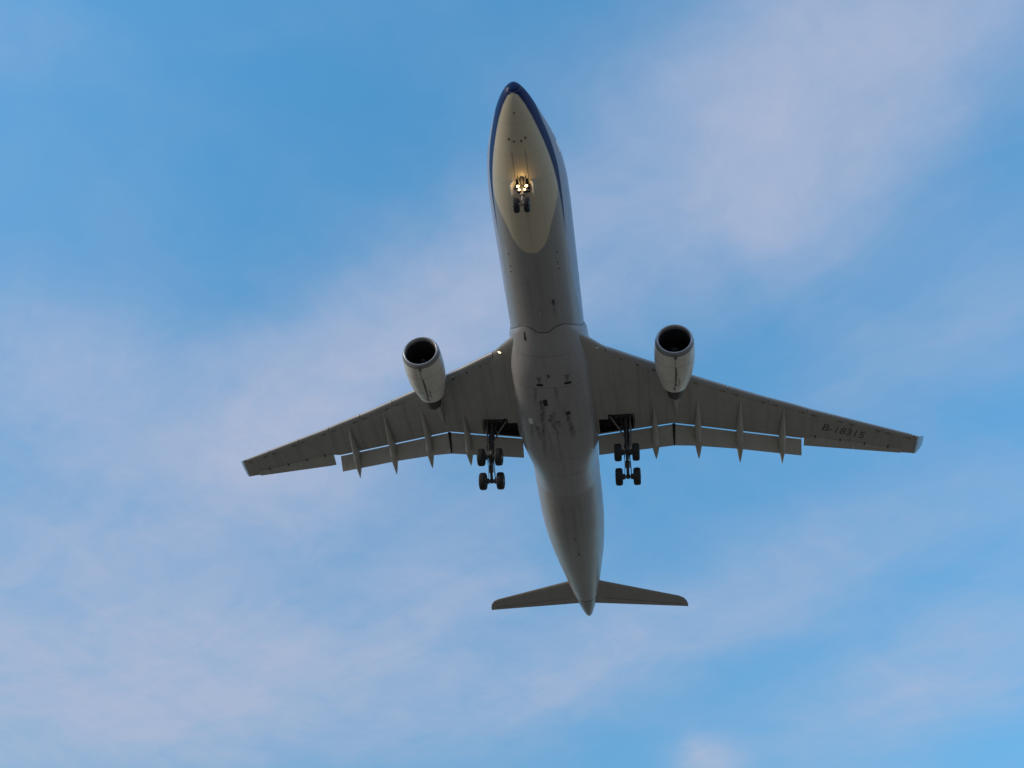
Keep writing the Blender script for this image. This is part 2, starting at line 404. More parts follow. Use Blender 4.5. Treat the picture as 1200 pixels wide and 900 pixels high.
for s in ss:
    ring = []
    w, t, b = fprof(s); rr = max(.02, (w + (t - b) / 2) / 2)
    for k in range(NP):
        ph = -math.pi + 2 * math.pi * k / NP
        ring.append(fsurf(s, ph)); a = abs(math.degrees(ph))
        c = R(lerp_t(CHIN, s) - a) * rr if .33 < s < 12.05 else -min(3, max(.33 - s, s - 12.05) + .02)
        chin.append(c)
        band.append(min(R(a - lerp_t(LOW, s)) * rr, R(lerp_t(HIGH, s) - a) * rr))
        white.append(R(a - lerp_t(LOW, s)) * rr)
        yy = ring[-1].y; dn = 1.0 if a < 80 else 0.0; v = 0.0
        for q0, q1, qy, qw, qa in ((16.9, 18.6, .98, .10, .5), (14.2, 18.6, -.6, .12, .16), (13.0, 18.7, .25, .18, .14), (39.5, 50.0, -.5, .20, .20), (40.0, 52.0, .35, .16, .22), (39.3, 46.0, .95, .14, .18), (39.5, 45, -1.2, .15, .15), (7.3, 11.5, .08, .12, .16)):
            if q0 < s < q1:
                d_ = abs(yy - qy - .03 * math.sin(s * 1.7))
                if d_ < qw: v = max(v, qa * (1 - d_ / qw) ** .5 * (1 - (s - q0) / (q1 - q0)) ** .5)
        stain.append(v * dn); ang.append(math.degrees(ph) + 192)
    rings.append(ring)
fus.loft(rings, 0)
fuselage = fus.build('fuselage', M['skin'], PLANE, attrs=dict(chin=chin, band=band, white=white, stain=stain, ang=ang))
fuselage['label'] = 'grey fuselage with a cream chin panel edged in navy blue'
# tail cone with the dark auxiliary exhaust
tcn = MB()
tcn.loft([[fsurf(s, 2 * math.pi * k / 48) for k in range(48)] for s in (58.40, 59, 59.6, 60.2, 60.7, 61.1, 61.5, 61.9, 62.1, 62.3, 62.5, 62.62, 62.68)], 0)
tcn.loft([[fsurf(s, 2 * math.pi * k / 48, -.03) for k in range(48)] for s in (58.20, 58.46)], 1)
tcn.build('tail_cone', [M['cone'], M['seam']], PLANE)

# small things on the skin
def blister(name, s, phi, ls, lw, h, m, parent):
    """a streamlined bump or blade standing on the skin"""
    mb = MB(); rings = []
    c = fsurf(s, phi); e = fsurf(s, phi + .001) - c; e.normalize(); n = Vector((0, math.sin(phi), -math.cos(phi))); ax = Vector((-1, 0, 0))
    for i in range(9):
        t = i / 8; rad = math.sin(math.pi * min(.995, max(.005, t ** .75)))
        rings.append([fsurf(s, phi) + ax * (t - .3) * ls + e * lw * rad * math.cos(2 * math.pi * k / 12) + n * (h * (.35 + .65 * rad) * max(0, math.sin(2 * math.pi * k / 12)) - .03) for k in range(12)])
    mb.loft(rings, 0)
    return mb.build(name, m, parent)
D = math.radians
blister('drain_valve', 1.44, D(0), .22, .07, .06, M['seam'], fuselage)
for s, p in ((3.10, -18), (3.24, -7), (3.24, 8), (3.10, 18)): blister('pitot_probe', s, D(p), .20, .075, .12, M['seam'], fuselage)
for s, p in ((12.54, -39), (13.60, -39), (14.14, -40), (12.54, 37), (13.47, 36), (14.0, 36)): blister('pressure_port', s, D(p), .20, .09, .05, M['black'], fuselage)
blister('drain_mast', 16.7, D(21), .45, .09, .30, M['geardark'], fuselage)
blister('drain_mast', 47.5, D(6), .40, .07, .25, M['geardark'], fuselage)
blister('blade_antenna', 17.4, D(0), .45, .03, .30, M['stab'], fuselage)
blister('blade_antenna', 44.6, D(3), .40, .035, .25, M['seam'], fuselage)
# hatches: thin plates just proud of the skin with a dark seam
def hatch(name, s0, s1, p0, p1, parent, m, off=.006):
    mb = MB(); n = 8
    for o, g_, mm in ((off * .5, .022, 1), (off, 0.0, 0)):
        rings = []
        for i in range(n + 1):
            s = s0 - g_ + (s1 - s0 + 2 * g_) * i / n
            rings.append([fsurf(s, D(p0 + (p1 - p0) * j / n) + (g_ / 2.8) * (2 * j / n - 1), o) for j in range(n + 1)])
        mb.loft(rings, mm, closed=False, cap0=False, cap1=False)
    return mb.build(name, [m, M['seam']], parent)

# cockpit windows and cabin windows and doors (round the side, for other viewpoints)
for sgn in (-1, 1):
    for p0, p1, s0, s1 in ((176, 156, 2.35, 3.0), (153, 136, 2.55, 3.35), (133, 118, 2.9, 3.75)):
        mb = MB(); rings = []
        for i in range(7):
            rings.append([fsurf(s0 + (s1 - s0) * j / 6 + .25 * (i / 6), sgn * D(p0 + (p1 - p0) * i / 6), .008) for j in range(7)])
        mb.loft(rings, 0, closed=False, cap0=False, cap1=False)
        mb.build('cockpit_window', M['glass'], fuselage)
    for sd_ in (5.3, 17.2, 38.6, 50.3):
        mb = MB()
        def patch(o, gg, mm):
            rings = []
            for i in range(13):
                ph = 82 + gg + (120 - 82 - 2 * gg) * i / 12
                rings.append([fsurf(sd_ + (1.05 - gg * .1) * (j / 4 - .5), sgn * D(ph), o) for j in range(5)])
            mb.loft(rings, mm, closed=False, cap0=False, cap1=False)
        patch(.004, 0, 1); patch(.008, .7, 0)
        mb.build('cabin_door', [M['white'], M['seam']], fuselage)

# ---- belly fairing
def sup_r(phi, W, zc0, H, n=2.7):
    """radius along the ray at phi (from the keel) to a squared-off belly outline"""
    sy, sz = abs(math.sin(phi)), math.cos(phi)
    lo, hi = 0.0, 6.0
    for _ in range(40):
        r = (lo + hi) / 2; y, z = r * sy, -r * sz
        dz = zc0 - z
        val = (y / W) ** n + (max(0, dz) / H) ** n
        if val < 1: lo = r
        else: hi = r
    return r
FLINE = [(0, 19.56), (8, 19.53), (15, 19.27), (20, 19.17), (25, 19.13), (30, 19.16), (36, 19.28), (45, 19.62), (58, 20.15), (68, 20.6), (80, 21.0), (95, 21.3)]
FLX, FLY = [q[0] for q in FLINE], [q[1] for q in FLINE]
def fair_pt(s, phi, off=0.0):
    aw = abs(math.degrees(phi))
    s0 = pchip(FLX, FLY, aw)
    u = smooth(18.8, 24.0, s) * smooth(s0 - .04, s0 + .5, s); d_ = 1 - smooth(31.0, 39.0, s) ** 1.15
    W = lerp_t([(18, 2.90), (22, 2.96), (26, 3.06), (30, 3.12), (32.5, 3.10), (34, 2.96), (36, 2.72), (38, 2.5), (40, 2.4)], s)
    r1 = sup_r(phi, W, -1.0, 2.47)
    w, t, b = fprof(s)
    zm, hh = (t + b) / 2, (t - b) / 2
    sn, cs = math.sin(phi), math.cos(phi)
    A_, B_ = (sn / w) ** 2 + (cs / hh) ** 2, 2 * zm * cs / hh ** 2
    r0 = (-B_ + math.sqrt(max(0, B_ * B_ - 4 * A_ * (zm * zm / hh ** 2 - 1)))) / (2 * A_) - .012
    k = min(u, d_)
    r = r0 + (r1 - r0) * k
    edge = .05 * smooth(s0, s0 + .12, s) - .05 * smooth(37.2, 38.6, s) - .02 * (1 - smooth(s0 - .2, s0, s)) - .08 * smooth(38.4, 39.2, s)
    r += edge + off
    return Vector((-s, r * math.sin(phi), -r * math.cos(phi)))
bf = MB(); fs_ = [18.9 + .05 * i for i in range(52)] + [21.5 + .1 * i for i in range(182)]
NF = 150; PH = [D(-92 + 184 * k / NF) for k in range(NF + 1)]
st = []; rings = []
for s in fs_:
    ring = [fair_pt(s, p) for p in PH]; rings.append(ring)
    st += [belly_marks(s, q.y) for q in ring]
bf.loft(rings, 0, closed=False, cap0=False, cap1=False)
fairing = bf.build('belly_fairing', M['fairing'], PLANE, attrs=dict(stain=st, ang=[1.0] * len(st)), angle=60)
fairing['label'] = 'wide grey belly fairing streaked with dark oil stains'
# lip line at the front edge
ln = MB(); pts = []
for k in range(4, NF - 3):
    aw = abs(math.degrees(PH[k])); s0 = pchip(FLX, FLY, aw)
    pts.append(fsurf(s0 - .01, PH[k], .004))
ln.loft([[p + Vector((.022, 0, 0)) for p in pts], pts, [p + Vector((-.02, 0, 0)) + (Vector((0, p.y, p.z)).normalized() * .03) for p in pts]], 0, closed=False, cap0=False, cap1=False)
ln.build('seal_strip', M['seam'], fairing)
def fphi(s, y):
    lo, hi = -D(80), D(80)
    for _ in range(40):
        mid = (lo + hi) / 2
        if fair_pt(s, mid).y < y: lo = mid
        else: hi = mid
    return mid
def fplate(name, s0, s1, y0, y1, m, off=.012, n=4, label=None, taper=1.0):
    mb = MB(); a, b = [], []
    for i in range(n + 1):
        s = s0 + (s1 - s0) * i / n; ym, yh = (y0 + y1) / 2, (y1 - y0) / 2 * (taper + (1 - taper) * i / n)
        a.append([fair_pt(s, fphi(s, ym - yh + 2 * yh * j / n), off) for j in range(n + 1)])
    mb.loft(a, 0, closed=False, cap0=False, cap1=False)
    o = mb.build(name, m, fairing)
    return o
fplate('air_inlet', 24.14, 24.38, -.98, -.50, M['dark'])
fplate('air_inlet', 24.12, 24.36, 1.10, 1.62, M['dark'])
fplate('inlet_ramp', 24.13, 23.45, -.95, -.53, M['seam_soft'], off=.010, taper=.1)
fplate('inlet_ramp', 24.11, 23.40, 1.15, 1.57, M['seam_soft'], off=.010, taper=.1)
fplate('air_inlet', 19.6, 20.35, -1.52, -1.34, M['dark'], taper=.3)
fplate('air_outlet', 25.85, 26.55, -.66, -.36, M['dark'])
fplate('air_outlet', 27.35, 27.62, .93, 1.28, M['dark'])
fplate('air_outlet', 23.2, 23.55, -.08, .08, M['seam'])
fplate('drain_panel', 28.1, 28.75, -2.05, -1.72, M['white'])
# door seams of the closed main gear doors
def seam_line(pts, w=.022):
    mb = MB()
    a = []
    for s, y in pts: a.append(fair_pt(s, fphi(s, y), .007))
    rows = [[], []]
    for i, p in enumerate(a):
        t = (a[min(i + 1, len(a) - 1)] - a[max(i - 1, 0)]).normalized()
        n = Vector((0, p.y, p.z)).normalized(); q = t.cross(n).normalized() * w
        rows[0].append(p - q); rows[1].append(p + q)
    mb.loft(rows, 0, closed=False, cap0=False, cap1=False)
    return mb
for pts in ([(29.6 + .15 * i, .03) for i in range(22)], [(29.6, -2.5 + .2 * i) for i in range(26)], [(32.9, -2.5 + .2 * i) for i in range(26)],
            [(24.6, -2.6 + .2 * i) for i in range(27)], [(35.2, -1.8 + .2 * i) for i in range(19)], [(21.6, -2.4 + .2 * i) for i in range(25)]):
    seam_line(pts, .014).build('panel_seam', M['seam_soft'], fairing)

# ---- wings
LE = [(0, 18.6), (1.5, 19.85), (2.6, 20.9), (3.3, 21.6), (4.0, 22.35), (4.4, 22.64), (5.0, 23.02), (6.16, 23.85), (7.8, 24.96), (8.3, 25.3), (10.82, 27.05), (11.5, 27.5), (14.2, 29.22), (15.87, 30.29), (18.69, 31.95), (20.1, 32.84), (29.1, 37.99)]
GAP = [(0, 32.15), (3.3, 32.08), (9.1, 32.0), (10.8, 32.65), (11.3, 32.87), (19.5, 36.14), (20.68, 36.22), (20.7, 36.23), (24.5, 37.87), (27.92, 39.31), (29.1, 39.78)]
def sle(y): return lerp_t(LE, y)
def sgap(y): return lerp_t(GAP, y)
def zw(y): return -1.7 + .1477 * (y - 2.9)
def kk(y): return 1.0 - .45 * min(1, y / 29.1)
def naca(u): return 5 * (.2969 * math.sqrt(u) - .126 * u - .3516 * u * u + .2843 * u ** 3 - .1036 * u ** 4)
def tau(y): return .125 - .03 * y / 29.1
UTE = .76
def wsec(y, u, up):
    """u: 0 at the leading edge, 1 at the rear spar (flap gap)"""
    s0 = sle(y) + (.30 * kk(y) if 4.25 < y < 28.85 else 0.0); s1 = sgap(y)
    cf = (s1 - s0) / UTE; yt = naca(u * UTE) * tau(y) * cf; yte = naca(UTE) * tau(y) * cf
    lowz = -.5 * (yt - yte * u)
    return s0 + (s1 - s0) * u, zw(y) + (lowz if not up else lowz * .3 + 1.45 * yt + .05 * u)
def zlow(y, s):
    s0 = sle(y) + (.30 * kk(y) if 4.25 < y < 28.85 else 0.0)
    u = min(1, max(0, (s - s0) / (sgap(y) - s0)))
    return wsec(y, u, False)[1]
def wp(sd, y, s, off=0.0): return Vector((-s, sd * y, zlow(y, s) + off))
US = [0, .004, .012, .025, .045, .075, .11, .16, .22, .30, .40, .50, .60, .70, .76, .82, .88, .94, .985, 1.0]
YS = [1.5, 2.2, 2.6, 2.95, 3.25, 3.6, 4.0, 4.24, 4.26, 4.6, 5.0, 5.5, 5.95, 6.5, 7.2, 7.8, 8.5, 9.1, 9.8, 10.8, 11.5, 12.5, 13.5, 14.5, 15.5, 16.5, 17.5, 18.5, 19.5, 20.68, 22, 23.5, 25, 26.5, 27.9, 28.5, 28.84, 28.86, 29.1]
def well(i, j):
    nl = len(US)
    y0, y1 = YS[i], YS[i + 1]
    if not (y0 >= 3.24 and y1 <= 5.96): return False
    if j >= nl - 1: return False
    ub, ua = US[nl - 1 - j], US[nl - 2 - j]
    ym = (y0 + y1) / 2
    lo = .76 if ym > 3.9 else .82
    return ua >= lo - .001 and ub <= .986
def make_wing(sd):
    w = MB(); rings = []
    for y in YS:
        low = [wsec(y, u, False) for u in reversed(US)]
        upp = [wsec(y, u, True) for u in US[1:]]
        rings.append([(-s, sd * y, z) for s, z in low + upp])
    w.loft(rings, 0, skip=well)
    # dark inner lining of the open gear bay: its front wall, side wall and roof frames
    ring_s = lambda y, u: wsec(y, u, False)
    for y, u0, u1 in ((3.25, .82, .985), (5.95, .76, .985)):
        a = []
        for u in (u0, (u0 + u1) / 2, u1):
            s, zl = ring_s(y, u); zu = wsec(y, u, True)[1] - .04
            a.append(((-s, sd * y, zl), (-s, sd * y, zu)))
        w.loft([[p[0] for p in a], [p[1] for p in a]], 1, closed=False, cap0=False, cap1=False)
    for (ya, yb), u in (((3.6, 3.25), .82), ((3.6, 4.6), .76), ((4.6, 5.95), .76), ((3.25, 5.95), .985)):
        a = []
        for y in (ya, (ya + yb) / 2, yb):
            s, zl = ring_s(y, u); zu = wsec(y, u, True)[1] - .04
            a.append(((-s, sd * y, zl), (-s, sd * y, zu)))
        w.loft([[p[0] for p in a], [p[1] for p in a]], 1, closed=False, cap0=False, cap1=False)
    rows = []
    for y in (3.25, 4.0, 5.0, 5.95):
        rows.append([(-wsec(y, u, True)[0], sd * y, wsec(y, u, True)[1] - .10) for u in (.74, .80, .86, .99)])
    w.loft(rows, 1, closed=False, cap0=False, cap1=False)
    # fixed trailing edge outboard of the aileron
    rings = []
    for y in (28.02, 28.5, 29.1):
        s0 = sgap(y) + .004; s1 = lerp_t([(19, 36.9), (29.1, 40.24)], y); zt = wsec(y, 1, True)[1]
        rings.append([(-s0, sd * y, zw(y)), (-s1, sd * y, zw(y) + .04), (-s1, sd * y, zw(y) + .07), (-s0, sd * y, zt)])
    w.loft(rings, 0)
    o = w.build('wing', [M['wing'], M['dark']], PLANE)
    o['label'] = ('port' if sd > 0 else 'starboard') + ' wing, grey underside' + (' with black registration letters' if sd > 0 else '')
    # rounded tip cap and winglet
    t = MB(); rings = []
    # stations: (y, z, s_le, s_te)
    for y, z, a, b in ((29.1, zw(29.1), 37.99, 40.26), (29.30, zw(29.1) + .10, 38.15, 40.32), (29.5, zw(29.1) + .34, 38.5, 40.42), (29.82, zw(29.1) + .85, 39.0, 40.62), (30.12, zw(29.1) + 1.40, 39.62, 40.85), (30.2, zw(29.1) + 1.58, 40.05, 40.95)):
        ring = []; c_ = b - a; n_ = Vector((0, sd * .55, -.83)) if y < 29.3 else Vector((0, sd * .93, -.36))
        for u in (1, .8, .55, .3, .12, .03, 0): ring.append(Vector((-(a + c_ * u), sd * y, z)) + n_ * (naca(u) * .05 * c_ + .004))
        for u in (.03, .12, .3, .55, .8, 1): ring.append(Vector((-(a + c_ * u), sd * y, z)) - n_ * (naca(u) * .05 * c_ + .004))
        rings.append(ring)
    t.loft(rings, 0)
    t.build('winglet', M['winglet'], o)
    nl = MB(); nl.lathe(Vector((-38.12, sd * 29.12, zw(29.1) + .02)), (1, .2 * sd, 0), [(-.12, .05), (0, .07), (.08, .05), (.11, .001)], n=12)
    nl.build('navigation_light', M['lens'], o)
    # slats, drooped ahead of the leading edge, with their track stubs
    for y0, y1 in ((4.3, 8.35), (10.35, 13.4), (13.46, 16.6), (16.66, 19.8), (19.86, 23.0), (23.06, 26.2), (26.26, 28.8)):
        m_ = MB(); rings = []
        for i in range(9):
            y = y0 + (y1 - y0) * i / 8; k = kk(y); a = sle(y); z = zw(y)
            out = [(.62 * k, -.115 * k), (.40 * k, -.15 * k), (.20 * k, -.15 * k), (.08 * k, -.10 * k), (.015 * k, -.02 * k), (0, .06 * k), (.03 * k, .16 * k), (.14 * k, .29 * k), (.35 * k, .43 * k), (.70 * k, .58 * k), (1.0 * k, .66 * k)]
            inn = [(1.0 * k, .63 * k), (.70 * k, .52 * k), (.42 * k, .36 * k), (.27 * k, .20 * k), (.22 * k, .06 * k), (.26 * k, -.04 * k), (.40 * k, -.085 * k), (.62 * k, -.095 * k)]
            rings.append([(-(a + p), sd * y, z + q) for p, q in out + inn])
        m_.loft(rings, 0)
        nt = 4 if y1 < 9 else 2
        for i in range(nt):
            y = y0 + (y1 - y0) * ((.16 + .70 * i) if nt == 2 else (.10, .22, .52, .82)[i]) ; k = kk(y)
            c_ = [Vector((-(sle(y + dy) + .50 * k + ds), sd * (y + dy), zw(y) - .10 * k)) for dy, ds in ((-.24, .16), (.24, .16), (.20, .30 * k), (-.20, .30 * k))]
            m_.slab(c_, (0, 0, .10), 2 if nt == 4 else 1)
        m_.build('slat', [M['slat'], M['stain'], M['dark']], o)
    # flaps, lowered
    def flap(y0, y1, s_off=.125):
        m_ = MB(); rings = []; n = 14
        for i in range(n + 1):
            y = y0 + (y1 - y0) * i / n
            cv = lerp_t([(3.0, 1.62), (9.1, 1.80), (11, 1.62), (14.1, 1.47), (19.5, 1.42)], y)
            s0 = sgap(y) + s_off; z0 = zw(y) - .03; ang = R(30)
            ring = []
            for u, e in ((0, 0), (.02, -.025), (.07, -.03), (.25, -.02), (.6, -.004), (1, 0), (1, .012), (.6, .10), (.25, .17), (.10, .15), (.03, .09), (0, .045)):
                xx, zz = u * cv, e * 1.6
                ring.append((-(s0 + xx * math.cos(ang) - zz * math.sin(ang) * -1), sd * y, z0 - xx * math.sin(ang) + zz * math.cos(ang)))
            rings.append(ring)
        m_.loft(rings, 0)
        # the nose of the flap is bare bright metal
        return m_
    flap(3.06, 9.09).build('flap', M['wing_light'], o)['label'] = 'inboard flap'
    flap(9.16, 19.52).build('flap', M['wing_light'], o)['label'] = 'outboard flap'
    fs = MB()
    for yy in (9.10, 9.15):
        pass
    s0 = sgap(9.12)
    fs.slab([(-(s0 + .02), sd * 9.02, zw(9.1) - .06), (-(s0 + .02), sd * 9.26, zw(9.1) - .06), (-(s0 + 1.60), sd * 9.17, zw(9.1) - .95), (-(s0 + 1.60), sd * 9.08, zw(9.1) - .95)], (.04, 0, .07))
    fs.build('flap_seal', M['dark'], o)
    # ailerons
    for y0, y1 in (((20.2 if sd < 0 else 19.74), 23.94), (23.96, 28.0)):
        m_ = MB(); rings = []
        for i in range(7):
            y = y0 + (y1 - y0) * i / 6; s0 = sgap(y) + .035; s1 = lerp_t([(19, 36.9), (29.1, 40.24)], y); s1 = lerp_t([(19.7, 37.10), (20.3, 37.52), (29.1, 40.24)], y) if sd < 0 else lerp_t([(19.7, 37.08), (29.1, 40.24)], y)
            dr = -.06 if sd < 0 else -.03; zt = min(.30, wsec(y, 1, True)[1] - zw(y))
            rings.append([(-s0, sd * y, zw(y) - .004), (-(s0 + s1) / 2, sd * y, zw(y) + dr * .5 - .012), (-s1, sd * y, zw(y) + dr), (-s1, sd * y, zw(y) + dr + .025), (-s0, sd * y, zw(y) + zt)])
        m_.loft(rings, 0)
        m_.build('aileron', M['wing_light'], o)
        for f in (.22, .72):
            y = y0 + (y1 - y0) * f
            h = MB(); a = wp(sd, y, sgap(y), -.01)
            h.loft([[a + Vector((.25 - .5 * t_ , sd * .06 * math.sin(math.pi * min(.98, max(.02, t_))) * cs, -.10 * math.sin(math.pi * min(.98, max(.02, t_))) * sn)) for cs, sn in ((-1, 0), (-.7, .7), (0, 1), (.7, .7), (1, 0))] for t_ in [q / 8 for q in range(9)]], 0)
            h.build('hinge_cover', M['geardark'], o)
    # flap track fairings
    for y, s0, s1 in ((7.62, 29.4, 34.80), (11.06, 29.2, 35.55), (14.42, 30.1, 36.77), (17.9, 32.0, 37.70)):
        m_ = MB(); rings = []; n = 26
        L_ = s1 - s0; sg = sgap(y)
        for i in range(n + 1):
            t_ = i / n; s = s0 + L_ * t_
            top = zlow(y, min(s, sg)) + .02
            if s > sg: top = zw(y) - .02 - (s - sg) * .42
            hw = .29 * (min(1, (t_ + .001) / .55) ** .8) * (1 if t_ < .80 else max(.02, (1 - (t_ - .80) / .20)) ** .80)
            dp = .66 * (min(1, (t_ + .001) / .62) ** .9) * (1 if t_ < .78 else max(.02, (1 - (t_ - .78) / .22)) ** .8)
            if s > sg: tip = zw(y) - 1.2
            zb = top - dp
            if t_ > .70:
                f = (t_ - .70) / .30; zb0 = zlow(y, min(s0 + L_ * .70, sg)) - .66
                zb = (zlow(y, sg) - .66) * (1 - f) + (zw(y) - 1.16) * f; top = min(top, zb + dp + .02)
                top = zb + max(.03, (top - zb) if f < 1 else .03)
            ring = []
            for k in range(16):
                a = math.pi * k / 15
                cx_, sz_ = math.cos(a), math.sin(a)
                ring.append((-s, sd * y + hw * math.copysign(abs(cx_) ** .8, cx_), top - (top - zb) * sz_ ** .75))
            rings.append(ring)
        m_.loft(rings, 0)
        m_.build('flap_track_fairing', M['wing_light'], o, angle=50)
    # landing light in the wing root
    l = MB(); a = Vector((-22.32, sd * 3.62, zw(3.62) - .05))
    dv = Vector((.9, 0, -.30)).normalized()
    l.lathe(a, dv, [(-.10, .17), (0, .20), (.03, .20)], 0, n=24)
    l.lathe(a + dv * .032, dv, [(0, .185), (.03, .14), (.045, .001)], 1, n=24)
    ll = l.build('landing_light', [M['lip'], M['landing'] if sd < 0 else M['lens']], o)
    ll['label'] = 'lit landing light' if sd < 0 else 'unlit landing light'
    # fuel tank access panels: faint ovals in two rows along the span
    ap = MB()
    for i in range(17):
        y = 6.6 + i * 1.28
        if 8.4 < y < 10.4: continue
        for fr in (.42,):
            s = sle(y) + (sgap(y) - sle(y)) * fr
            outer = [wp(sd, y + .21 * math.cos(q), s + .34 * math.sin(q) + .21 * .6 * math.cos(q), -.006) for q in [2 * math.pi * k / 20 for k in range(20)]]
            inner = [wp(sd, y + .17 * math.cos(q), s + .30 * math.sin(q) + .17 * .6 * math.cos(q), -.006) for q in [2 * math.pi * k / 20 for k in range(20)]]
            ap.loft([outer, inner], 0, cap0=False, cap1=False)
    for fr in (.12, .30, .62, .80, .93):   # spanwise skin joints
        a_, b_ = [], []
        for y in [6.0 + .5 * i for i in range(45)]:
            if y < 6.0: continue
            s = sle(y) + (sgap(y) - sle(y)) * fr
            a_.append(wp(sd, y, s, -.005)); b_.append(wp(sd, y, s + .022, -.005))
        ap.loft([a_, b_], 0, closed=False, cap0=False, cap1=False)
    for y in (6.9, 10.6, 12.6, 15.2, 18.6, 21.6, 24.6, 27.2):   # chordwise joints
        a_, b_ = [], []
        for q in range(13):
            s = sle(y) + .8 * kk(y) + (sgap(y) - sle(y) - .9 * kk(y)) * q / 12
            a_.append(wp(sd, y - .011, s, -.005)); b_.append(wp(sd, y + .011, s, -.005))
        ap.loft([a_, b_], 0, closed=False, cap0=False, cap1=False)
    ap.build('access_panels', M['wing_seam'], o)
    return o
M['wing_seam'] = mat('wing_seam', (.265, .255, .23), .6, var=.1)
wing_s = make_wing(-1); wing_p = make_wing(1)

# registration under the port wing
cu = bpy.data.curves.new('registration', 'FONT'); cu.body = 'B-18315'; cu.size = 1.0; cu.offset = .004; cu.space_character = 1.02
to = bpy.data.objects.new('registration', cu); COL.objects.link(to)
dg = bpy.context.evaluated_depsgraph_get(); dg.update()
me = bpy.data.meshes.new_from_object(to.evaluated_get(dg)); bpy.data.objects.remove(to)
xs = [v.co.x for v in me.vertices]; ys = [v.co.y for v in me.vertices]
x0, x1, y0, y1 = min(xs), max(xs), min(ys), max(ys)
for v in me.vertices:
    a, b = (v.co.x - x0) / (x1 - x0), (v.co.y - y0) / (y1 - y0)
    y = 21.12 + 3.48 * a + .20 * b; s = 35.45 + 1.83 * a - .74 * b
    v.co = wp(1, y, s, -.014)
me.materials.clear(); me.materials.append(M['ink'])
reg = bpy.data.objects.new('registration_mark', me); COL.objects.link(reg); reg.parent = wing_p
reg['label'] = 'black registration B-18315'

